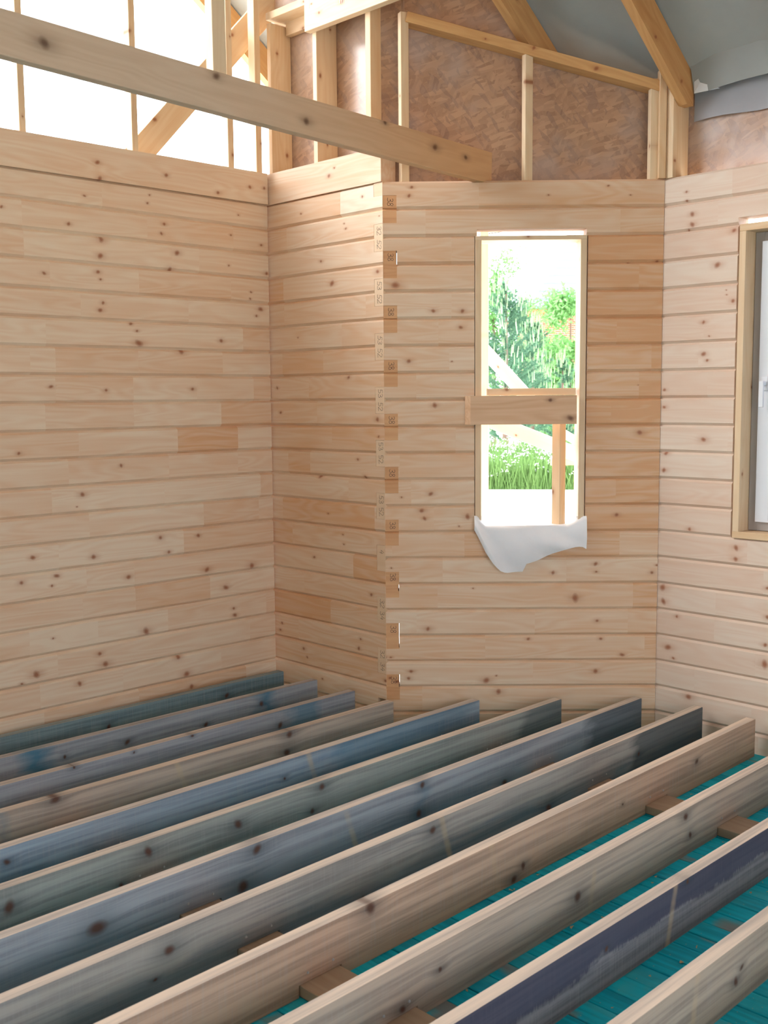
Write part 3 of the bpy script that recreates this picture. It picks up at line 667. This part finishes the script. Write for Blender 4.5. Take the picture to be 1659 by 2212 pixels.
# ------------------------------------------------------------------ joists: (far end photo px) (near px) colours
JT = .190
JO = [ # x_far, x_near (at y=-2.8), y_end, colour a, colour b, (stain, lower-edge blue), pale top, label
 (.139, .150, -.070, (118, 130, 128), (86, 102, 108), (.4, 0), .15, 'dark teal-grey floor joist lying right along the long log wall'),
 (.428, .440, -.058, (152, 146, 144), (118, 124, 132), (.1, 0), .3, 'grey floor joist with two blue patches, second from the long log wall'),
 (.752, .775, -.066, (152, 146, 145), (108, 122, 134), (.15, .2), .6, 'grey floor joist with a bluish far end, third from the long log wall'),
 (1.053, 1.057, -.067, (166, 148, 134), (122, 118, 116), (.15, .1), .6, 'warm beige-grey floor joist, fourth from the long log wall'),
 (1.362, 1.388, .268, (146, 150, 154), (92, 118, 140), (.35, .75), .8, 'blue-stained floor joist, fifth from the long log wall'),
 (1.662, 1.698, .583, (152, 146, 134), (92, 102, 102), (.3, 0), .8, 'greenish-grey floor joist, sixth from the long log wall'),
 (1.956, 2.010, .891, (154, 148, 146), (100, 116, 130), (.25, .3), .8, 'grey floor joist with dark blue-ringed knots, seventh from the long log wall'),
 (2.269, 2.340, .967, (160, 146, 134), (106, 126, 142), (.3, .7), .85, 'streaky blue and beige floor joist, eighth from the long log wall'),
 (2.561, 2.650, .959, (174, 144, 124), (146, 126, 116), (.12, 0), .9, 'warm pinkish-brown floor joist with one large edge knot, ninth from the long log wall'),
 (2.900, 2.975, .955, (172, 154, 138), (132, 126, 120), (.1, 0), .9, 'warm grey-brown floor joist, tenth from the long log wall'),
 (3.225, 3.268, .955, (128, 120, 120), (88, 88, 98), (.25, -1.0), .9, 'dark navy-stained floor joist, eleventh from the long log wall'),
 (3.555, 3.590, .955, (160, 146, 132), (116, 112, 108), (.1, 0), .9, 'pale topped grey floor joist, twelfth from the long log wall'),
 (3.88, 3.915, .955, (160, 144, 130), (116, 112, 108), (.15, 0), .9, 'grey floor joist, thirteenth from the long log wall'),
 (4.21, 4.245, .955, (150, 142, 134), (100, 108, 116), (.2, .3), .9, 'blue-edged grey floor joist, fourteenth from the long log wall'),
]
JB = {2: [(85, 1641, .10, .8), (577, 1511, .09, .75)], 3: [(650, 1540, .16, .55)], 5: [(880, 1600, .5, .35)], 6: [(1190, 1545, .30, -.5)], 7: [(1345, 1560, .34, -.6), (905, 1740, .06, .4)], 8: [(1465, 1580, .45, -.7)], 4: [(5, 1790, .05, .5)]}  # negative strength: far-end stain with the corner's shade painted in
JK = {1: [(490,1502,6),(235,1570,6)], 2: [(565,1520,7),(445,1565,6),(275,1603,7),(140,1635,5)], 3: [(605,1567,8),(160,1658,5),(415,1590,4),(290,1625,3)], 4: [(120,1727,12),(625,1587,10),(620,1625,10)],
      5: [(650,1625,5),(615,1682,5),(15,1862,8)], 6: [(20,1960,16),(515,1780,11),(695,1700,11),(675,1752,8),(262,1912,8),(320,1840,12)], 7: [(210,2005,21),(555,1835,13),(525,1915,20),(913,1695,9),(905,1757,13),(1090,1690,9)],
      8: [(365,2053,15),(935,1793,13),(1185,1745,14),(1380,1628,7),(785,1938,5),(335,2117,5)], 9: [(800,1962,17),(1130,1870,9),(1110,1900,12),(1505,1645,7),(1345,1738,4)],
      10: [(1248,1937,16),(1481,1765,11),(1491,1803,8),(950,2095,9),(870,2180,14)], 11: [(1485,1905,8),(1310,2050,8),(1625,1790,8)], 12: [(1590,2120,10),(1602,2090,7),(1575,2030,8)]}
JM = {4: [(392,1676,.35)], 5: [(674,1658,.3)], 7: [(758,1790,.35)], 8: [(969,1835,.3)], 9: [(1069,1874,.25)], 10: [(1284,1885,-.2)], 11: [(1449,1990,-.25)], 12: [(1504,2141,-.15)]}
WJ = .046
m_nail = flat('steel', lin((170, 170, 172)), .35, .6)
for i, (xf, xn, ye, ca, cb, st, tp, lb) in enumerate(JO, 1):
    yn = -8.3
    sl = (xn-xf)/(-2.8-ye)
    p0 = Vector((xf+sl*(yn-ye), yn, 0)); p1 = Vector((xf, ye, 0)); L = (p1-p0).length
    cosj = (ye-yn)/L
    pts = [(0, 0)]
    for (ya, yb, _) in cbs:
        xa, xb = (ya-.006-yn)/cosj, (yb+.006-yn)/cosj
        if xb < L-.02: pts += [(xa, 0), (xa, CB+.002), (xb, CB+.002), (xb, 0)]
        else: pts += [(xa, 0), (xa, CB+.002), (L, CB+.002)]
    if pts[-1][0] < L: pts.append((L, 0))
    pts += [(L, JT-.004), (L-.004, JT), (0, JT)]
    n = len(pts); V = []
    for yy in (-WJ, 0): V += [(x, -yy, z) for x, z in pts]      # local y: +WJ behind, 0 = face seen from the room
    Fc = [tuple(range(n)), tuple(range(2*n-1, n-1, -1))] + [((j+1) % n, (j+1) % n+n, j+n, j) for j in range(n)]
    M = frame(p0, p1-p0, (0, 0, 1))
    o = build('floor_joist', V, Fc, m_joist, None, M); o.data.update()
    import bmesh
    bm = bmesh.new(); bm.from_mesh(o.data); bmesh.ops.recalc_face_normals(bm, faces=bm.faces); bm.to_mesh(o.data); bm.free()
    tag(o, lb, 'joist', 'floor joists')
    CM = (1.12, 1.25, 1.38) if i in (1, 2, 3, 5, 6, 7, 8, 11) else (1.32, 1.34, 1.34)
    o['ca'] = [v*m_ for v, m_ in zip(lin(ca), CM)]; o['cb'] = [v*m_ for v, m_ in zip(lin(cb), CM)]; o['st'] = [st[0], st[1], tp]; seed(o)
    Mi = M.inverted(); dz = Vector((0, 0, 1))
    def onface(px, py):
        r = ray(px, py); nn = M.to_3x3() @ Vector((0, 1, 0)); t = nn.dot(p0-CAM)/nn.dot(r); return Mi @ (CAM+r*t)
    for j, (px, py, r) in enumerate(JK.get(i, [])[:6]):
        q = onface(px, py); q2 = onface(px, py+1); o['k%d' % j] = [q.x, q.z, r*abs(q2.z-q.z)*.9]
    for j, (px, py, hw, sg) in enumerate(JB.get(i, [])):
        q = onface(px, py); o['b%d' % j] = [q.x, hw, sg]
    for j, (px, py, tl) in enumerate(JM.get(i, [])):
        q = onface(px, py); o['m%d' % j] = [q.x+q.z*tl, .02, tl]
    # two screw heads above each cross beam
    for (ya, yb, _) in cbs:
        for yy in (ya+.03, yb-.03):
            xx = (yy-yn)/cosj
            if xx > L-.05: continue
            V, Fc = [], []; ns = 8
            for ring, (rr, dd) in enumerate(((.0045, 0), (.0035, -.003))):
                V += [(xx+rr*math.cos(2*math.pi*t/ns), dd, CB+.03+rr*math.sin(2*math.pi*t/ns)) for t in range(ns)]
            Fc = [(t, (t+1) % ns, (t+1) % ns+ns, t+ns) for t in range(ns)] + [tuple(range(ns, 2*ns))]
            build('screw', V, Fc, m_nail, o, M)

# wood chips and shavings left on the planks
m_chip = flat('wood_chip', lin((214, 190, 150)), .8)
V, Fc = [], []
for i in range(420):
    x, y = rnd.uniform(1.9, 4.1), rnd.uniform(-2.8, .6)
    if 1.957 > x and y > 0: continue
    a = rnd.uniform(0, 6.3); l, wd = rnd.uniform(.003, .010), rnd.uniform(.0015, .004); z = rnd.uniform(.001, .004)
    b = len(V); ca_, sa_ = math.cos(a), math.sin(a)
    for (u, v, h) in ((-l, -wd, 0), (l, -wd, .002), (l, wd, 0), (-l, wd, .003)): V.append((x+u*ca_-v*sa_, y+u*sa_+v*ca_, z+h))
    Fc.append((b, b+1, b+2, b+3))
o = build('wood_chips', V, Fc, m_chip, floor); tag(o, kind='stuff')

# ------------------------------------------------------------------ tie beam with a post
bx = 1.30
def bz(y): return Z(1.098 + .0387*(.25-y))     # lower front edge
ya, yb = -5.0, .432
tb = empty('tie_beam', (bx, -1.2, bz(-1.2))); tag(tb, 'grey-brown tie beam running over the room onto the angled log wall', 'beam')
def bface(px, py): q = at(px, py, x=bx); return q.y, q.z
_N = m_tie.node_tree; _b = _N.nodes['Principled BSDF']; _src = _b.inputs['Base Color'].links[0].from_socket
_tc = _N.nodes.new('ShaderNodeTexCoord'); _sp = _N.nodes.new('ShaderNodeSeparateXYZ'); _mr = _N.nodes.new('ShaderNodeMapRange'); _mx = _N.nodes.new('ShaderNodeMix')
_mx.data_type = 'RGBA'; _mx.blend_type = 'MULTIPLY'; _mr.interpolation_type = 'SMOOTHSTEP'
_N.links.new(_tc.outputs['Object'], _sp.inputs[0]); _N.links.new(_sp.outputs[0], _mr.inputs[0]); _mr.inputs[1].default_value = 3.4; _mr.inputs[2].default_value = 5.4
_N.links.new(_mr.outputs[0], _mx.inputs[0]); _N.links.new(_src, _mx.inputs[6]); _mx.inputs[7].default_value = (1.0, .74, .5, 1); _N.links.new(_mx.outputs[2], _b.inputs['Base Color'])
o = member('beam', (bx-.025, ya, bz(ya)+.079), (bx-.025, yb, bz(yb)+.079), .05, .158, m_tie, tb, knots=False)
Mi = o.matrix_basis.inverted()
for i, (px, py, r) in enumerate([(95,93,13),(467,165,8),(662,262,9),(940,318,9),(1006,340,7),(832,265,6)]):
    q = Mi @ at(px, py, x=bx); o['k%d' % i] = [q.x, q.z, r*.0022]
member('post', (bx-.03, -1.27, bz(-1.27)+.158), (bx-.03, -1.285, 5.9), .05, .066, m_stud, tb, up=(0, 1, 0))

# ------------------------------------------------------------------ trestle pieces and sheet in the window opening
pl = empty('prop_plank', onC(.72, -.03, ZT-8.9*P)); tag(pl, 'thick plank set across the narrow window opening, propped from the sill', 'plank')
zp0, zp1 = ZT-8.93*P, ZT-7.86*P
u0, u1 = .450, 1.003
V = [(u0, -.046, zp0), (u1, -.046, zp0), (u1, -.046, zp1), (u0, -.046, zp1), (u0-.026, -.006, zp0), (u1, -.006, zp0), (u1, -.006, zp1), (u0-.026, -.006, zp1)]
V = [(x, y, z-zp0) for x, y, z in V]
o = build('plank', V, [(0, 1, 2, 3), (7, 6, 5, 4), (0, 4, 5, 1), (3, 2, 6, 7), (1, 5, 6, 2), (0, 3, 7, 4)], m_prop, pl, MC @ Matrix.Translation((0, 0, zp0))); seed(o)
o['k0'] = [.865, .125, .012]; o['k1'] = [.97, .03, .016]
upv = dC*math.cos(R(45+90)) + nC*math.sin(R(45+90))
member('post', onC(.93, .075, zs+.03), onC(.93, .075, zp1-.003), .052, .052, m_stud, pl, up=upv)
member('board', onC(.54, .06, zp1+.019), onC(1.005, .06, zp1+.019), .11, .036, m_stud, pl)
def ax(px, py, off): 
    r = ray(px, py); t = nC.dot(BCp+nC*off-CAM)/nC.dot(r); return CAM+r*t
sc = empty('trestle', ax(1120, 900, .7)); tag(sc, 'pale timber trestle with sloping braces standing outside the narrow window', 'trestle')
member('brace', ax(1020, 728, .55), ax(1160, 880, .55), .03, .075, m_tre, sc, up=(0, 0, 1))
member('brace', ax(1000, 885, .45), ax(1290, 1000, .45), .05, .085, m_tre, sc, up=(0, 0, 1))
member('rail', ax(1190, 998, .6), ax(1300, 996, .6), .04, .04, m_stud, sc)
member('brace', ax(1215, 935, .8), ax(1300, 985, .8), .03, .05, m_tre, sc)
member('post', ax(1046, 470, .42)*1, ax(1046, 1300, .42), .045, .045, m_tre, sc, up=nC)
# white sheet hanging over the sill
nu, nv = 30, 26; V, Fc = [], []
lowl = [(.47, -.015), (.50, -.07), (.53, -.135), (.565, -.19), (.605, -.235), (.64, -.250), (.69, -.246), (.735, -.243), (.738, -.205), (.80, -.185), (.88, -.150), (.95, -.125), (1.00, -.112), (1.04, -.11), (1.068, -.125)]
lu, lz = [q[0] for q in lowl], [q[1] for q in lowl]
zst = zs+.032
for i in range(nu+1):
    t = i/nu; u = .472+(1.066-.472)*t
    drop = -np.interp(u, lu, lz)
    for j in range(nv+1):
        s = j/nv
        if s < .35:                                   # lying on the sill
            q = s/.35; off = .15-.162*q; z = zst+.002
            e = max(0, .06-(u-.472))/.06; e2 = max(0, .09-(1.066-u))/.09
            z += (.055*e+.05*e2**.8)*(.4+.6*q); uu = min(max(u, .515), 1.017) if q < .93 else u
            if q < .93: z = z
        else:
            q = (s-.35)/.65; off = -.014-.020*math.sin(q*2.6)-.009*math.sin((u-.9*q*.3)*34+q*3)*q-.006*math.sin(u*13-q*5); z = zst-drop*q*1.0
            e = max(0, .06-(u-.472))/.06; e2 = max(0, .09-(1.066-u))/.09
            z += (.055*e+.05*e2**.8)*(1-q); uu = u
        V.append((uu, off, z))
for i in range(nu):
    for j in range(nv):
        a = i*(nv+1)+j; Fc.append((a, a+1, a+nv+2, a+nv+1))
o = build('white_sheet', V, Fc, m_sheet, None, MC, smooth=True)
tag(o, 'crumpled white sheet draped over the sill of the narrow window', 'sheet')

# ------------------------------------------------------------------ outside
GZ = -.30
m_sand = NT('pale_sand'); _p = m_sand.obj(); m_sand = m_sand.fin(m_sand.mix(m_sand.noise(_p, 2.0, 5), (*lin((226, 216, 200)), 1), (*lin((240, 234, 224)), 1)), .9, .1)
V, Fc = [], []; n = 24
for j in range(n+1):
    for i in range(n+1):
        x, y = -60+140*i/n, -45+130*j/n; V.append((x, y, GZ))
for j in range(n):
    for i in range(n): a = j*(n+1)+i; Fc.append((a, a+1, a+n+2, a+n+1))
tag(build('ground', V, Fc, m_sand), 'bright pale sand around the house', kind='structure')
def leafmat(name, c1, c2, tr=.35):
    N = NT(name); p = N.obj(); n = N.noise(p, 3.0, 3); c = N.mix(n, (*c1, 1), (*c2, 1)); N.fin(c, .6, .2)
    t = N.n('ShaderNodeBsdfTranslucent'); N.link(c, t.inputs[0]); mx = N.n('ShaderNodeMixShader'); mx.inputs[0].default_value = tr
    N.link(N.bsdf.outputs[0], mx.inputs[1]); N.link(t.outputs[0], mx.inputs[2]); N.link(mx.outputs[0], N.out.inputs[0]); return N.m
m_needle = leafmat('pine_needles', lin((72, 110, 86)), lin((106, 142, 110)))
m_candle = leafmat('pine_candles', lin((150, 176, 130)), lin((172, 194, 150)))
m_leaf = leafmat('young_leaves', lin((100, 148, 80)), lin((132, 174, 106)))
m_leafd = leafmat('dark_leaves', lin((54, 90, 62)), lin((82, 118, 86)))
m_grass = leafmat('meadow_grass', lin((94, 128, 66)), lin((126, 154, 90)))
m_flower = flat('white_umbels', lin((245, 245, 240)), .8)
m_bark = wood('bark', lin((120, 96, 80)), lin((84, 66, 56)), lin((60, 44, 36)), 1)
def ground_at(px, dist):
    r = ray(px, 1000); r = Vector((r.x, r.y, 0)).normalized(); q = CAM + r*dist; return Vector((q.x, q.y, GZ))
RS = np.random.RandomState(3)
def quads(centers, dirs, length, width):
    """thin blades: one quad each"""
    c = np.asarray(centers); d = np.asarray(dirs); d = d/np.linalg.norm(d, axis=1, keepdims=True)
    r = RS.normal(size=d.shape); s = np.cross(d, r); s /= np.linalg.norm(s, axis=1, keepdims=True)+1e-9
    L = np.asarray(length).reshape(-1, 1); W = np.asarray(width).reshape(-1, 1)
    v = np.stack([c-s*W, c+s*W, c+d*L+s*W*.4, c+d*L-s*W*.4], 1).reshape(-1, 3)
    f = np.arange(len(v)).reshape(-1, 4)
    return v.tolist(), f.tolist()
def trunk(name, p, h, r0, mat, par, lean=(0, 0)):
    V, Fc = [], []; ns, nr = 8, 6
    for j in range(nr+1):
        t = j/nr; rr = r0*(1-.8*t)
        for i in range(ns): V.append((lean[0]*t*t+rr*math.cos(6.283*i/ns), lean[1]*t*t+rr*math.sin(6.283*i/ns), h*t))
    for j in range(nr):
        for i in range(ns): a = j*ns+i; b = j*ns+(i+1) % ns; Fc.append((a, b, b+ns, a+ns))
    return build(name, V, Fc, mat, par, Matrix.Translation(p), True)
def pine(px, dist, h, rad, label, nb=26):
    p = ground_at(px, dist); root = empty('pine_tree', p); tag(root, label, 'pine')
    trunk('trunk', p, h*.97, .05+h*.012, m_bark, root)
    C, D, Ls, Ws = [], [], [], []; CC, CD_, CL = [], [], []
    for b in range(nb*3):
        t = RS.uniform(.12, .98); hh = h*t; L = rad*(1.05-t)**.75*RS.uniform(.65, 1.1); a = RS.uniform(0, 6.283)
        dv = np.array([math.cos(a), math.sin(a), .35+.4*t]); base = np.array([0, 0, hh])
        for s in np.arange(.25, 1.001, .075/max(L, .3)):
            q = base + dv*L*s
            m = 26
            dd = RS.normal(size=(m, 3))*.75 + dv*1.0; C += [q]*m; D += list(dd); Ls += list(RS.uniform(.08, .15, m)); Ws += [.007]*m
        tip = base+dv*L
        for _ in range(3):
            CC.append(tip+RS.normal(size=3)*.06); CD_.append([RS.normal()*.08, RS.normal()*.08, 1]); CL.append(RS.uniform(.14, .34))
    for _ in range(4): CC.append([RS.normal()*.05, RS.normal()*.05, h*.95]); CD_.append([RS.normal()*.08, RS.normal()*.08, 1]); CL.append(.4)
    v, f = quads(C, D, Ls, Ws); build('foliage', v, f, m_needle, root, Matrix.Translation(p))
    v, f = quads(CC*2, CD_*2, CL*2, [.017]*len(CC)*2); tag(build('candles', v, f, m_candle, root, Matrix.Translation(p)), kind='stuff')
def leafy(px, dist, h, rad, label, mat, name='leafy_tree', cat='tree', nl=5000, lsz=.09, zlow=.1, base_z=0):
    p = ground_at(px, dist); root = empty(name, p); tag(root, label, cat)
    trunk('trunk', p, h*.85, .04+h*.01, m_bark, root)
    nc = 26; cl = RS.normal(size=(nc, 3))*[rad*.5, rad*.5, h*.24]+[0, 0, h*(.55+zlow*.5)]; cl[:, 2] = np.clip(cl[:, 2], h*zlow, h*.92)
    idx = RS.randint(0, nc, nl); c = cl[idx]+RS.normal(size=(nl, 3))*rad*.22
    v, f = quads(c, RS.normal(size=(nl, 3))+[0, 0, -.3], RS.uniform(lsz*.7, lsz*1.3, nl), RS.uniform(lsz*.25, lsz*.4, nl))
    build('foliage', v, f, mat, root, Matrix.Translation(p))
pine(1092, 29.0, 5.0, 1.75, 'young pine with pale upright candles outside the narrow window', 40)
pine(1150, 32.2, 4.2, 1.0, 'middle-sized pine with pale candles, between the young pine and the brick house', 30)
pine(1214, 30.5, 3.1, .75, 'small pine before the brick wall of the far house', 18)
leafy(1066, 41, 7.6, 1.25, 'tall pale birch behind the young pine', m_leaf, 'birch_tree', 'tree', 9000, .11)
leafy(1150, 38.5, 5.0, .8, 'dark green tree beside the brick corner of the far house', m_leafd, 'dark_tree', 'tree', 6000, .11)
leafy(1230, 35.2, 5.4, 1.0, 'light green leafy young tree before the far house', m_leaf, 'leafy_tree', 'tree', 7000, .13, .02)
# meadow
C, D, Ls, Ws, FC = [], [], [], [], []
for _ in range(16000):
    px = RS.uniform(960, 1340); dd = 24.3+RS.uniform(0, 1)**1.3*2.4; q = ground_at(px, dd)
    C.append(tuple(q)); D.append((RS.normal()*.2, RS.normal()*.2, 1)); Ls.append(RS.uniform(.25, .75)+.5*min(1, (dd-24.3)/3)); Ws.append(.009)
    if RS.uniform() < .02: FC.append((q.x, q.y, q.z+Ls[-1]+.05))
v, f = quads(C, D, Ls, Ws); mg = tag(build('meadow_grass', v, f, m_grass), 'tall meadow grass beyond the sand', 'grass', kind='stuff')
fc = np.repeat(np.array(FC), 10, 0)+RS.normal(size=(len(FC)*10, 3))*[.05, .05, .02]
v, f = quads(fc, RS.normal(size=fc.shape), [.03]*len(fc), [.014]*len(fc)); tag(build('flower_heads', v, f, m_flower, mg), kind='stuff')
# brick house with tiled hip roof
def brick_mat():
    N = NT('red_brick'); p = N.obj(); x, y, z = N.sep(p); b = N.n('ShaderNodeTexBrick'); N.link(N.comb(N.math('ADD', x, y), z, 0.0), b.inputs['Vector'])
    b.inputs['Scale'].default_value = 1.0; b.inputs['Brick Width'].default_value = .26; b.inputs['Row Height'].default_value = .075; b.inputs['Mortar Size'].default_value = .008
    b.inputs['Color1'].default_value = (*lin((180, 106, 76)), 1); b.inputs['Color2'].default_value = (*lin((154, 86, 60)), 1); b.inputs['Mortar'].default_value = (*lin((190, 176, 160)), 1)
    return N.fin(b.outputs['Color'], .8, .2)
m_brick = brick_mat(); m_tile = flat('roof_tile', lin((112, 124, 134)), .5, .4); m_soff = flat('soffit_wood', lin((182, 112, 80)), .7)
hc = ground_at(1168, 44.0); ez = at(1168, 672, d=44.0*.99).z
hx_, hy_ = _right, Vector((w3(0, 1, 0).x, w3(0, 1, 0).y, 0))
MH = Matrix(((hx_.x, hy_.x, 0, hc.x), (hx_.y, hy_.y, 0, hc.y), (0, 0, 1, GZ), (0, 0, 0, 1)))
house = empty('brick_house', hc); tag(house, 'red brick house with a pale tiled hip roof beyond the trees', 'house')
He = ez-GZ
V, Fc = prism(rectprof(0, 8, 0, He-.15), 0, 8); build('brick_wall', V, Fc, m_brick, house, MH)
V, Fc = prism(rectprof(-.5, 8.5, He-.15, He), -.5, 8.5); build('soffit', V, Fc, m_soff, house, MH)
nrow = 20; rise = 1.42
ov = .62; Wd = 8+2*ov
for i in range(nrow):
    s0, s1 = i/nrow, (i+1)/nrow; half = Wd/2
    a0, a1 = half*s0, half*s1; z0_, z1_ = He+.02+a0*rise, He+.02+a1*rise-.0
    lo, hi = -ov, 8+ov
    V, Fc = [], []; m = 26
    for side in range(4):
        b = len(V); ang = side*math.pi/2; cx_, cy_ = 4, 4
        for k in range(m+1):
            for (ins, zz, lift) in ((a0, z0_, .05), (a1, z1_, .0), (a0, z0_-.02, 0)):
                x = (lo+ins)+(hi-lo-2*ins)*k/m; yv = lo+ins; cor = .03*(1 if k % 2 else 0)*(1 if lift else .3)
                dx, dy = x-cx_, yv-cy_
                V.append((cx_+dx*math.cos(ang)-dy*math.sin(ang), cy_+dx*math.sin(ang)+dy*math.cos(ang), zz+lift+cor))
        for k in range(m):
            q = b+3*k; Fc += [(q, q+3, q+4, q+1), (q+2, q+5, q+3, q)]
    build('tile_row', V, Fc, m_tile, house, MH)
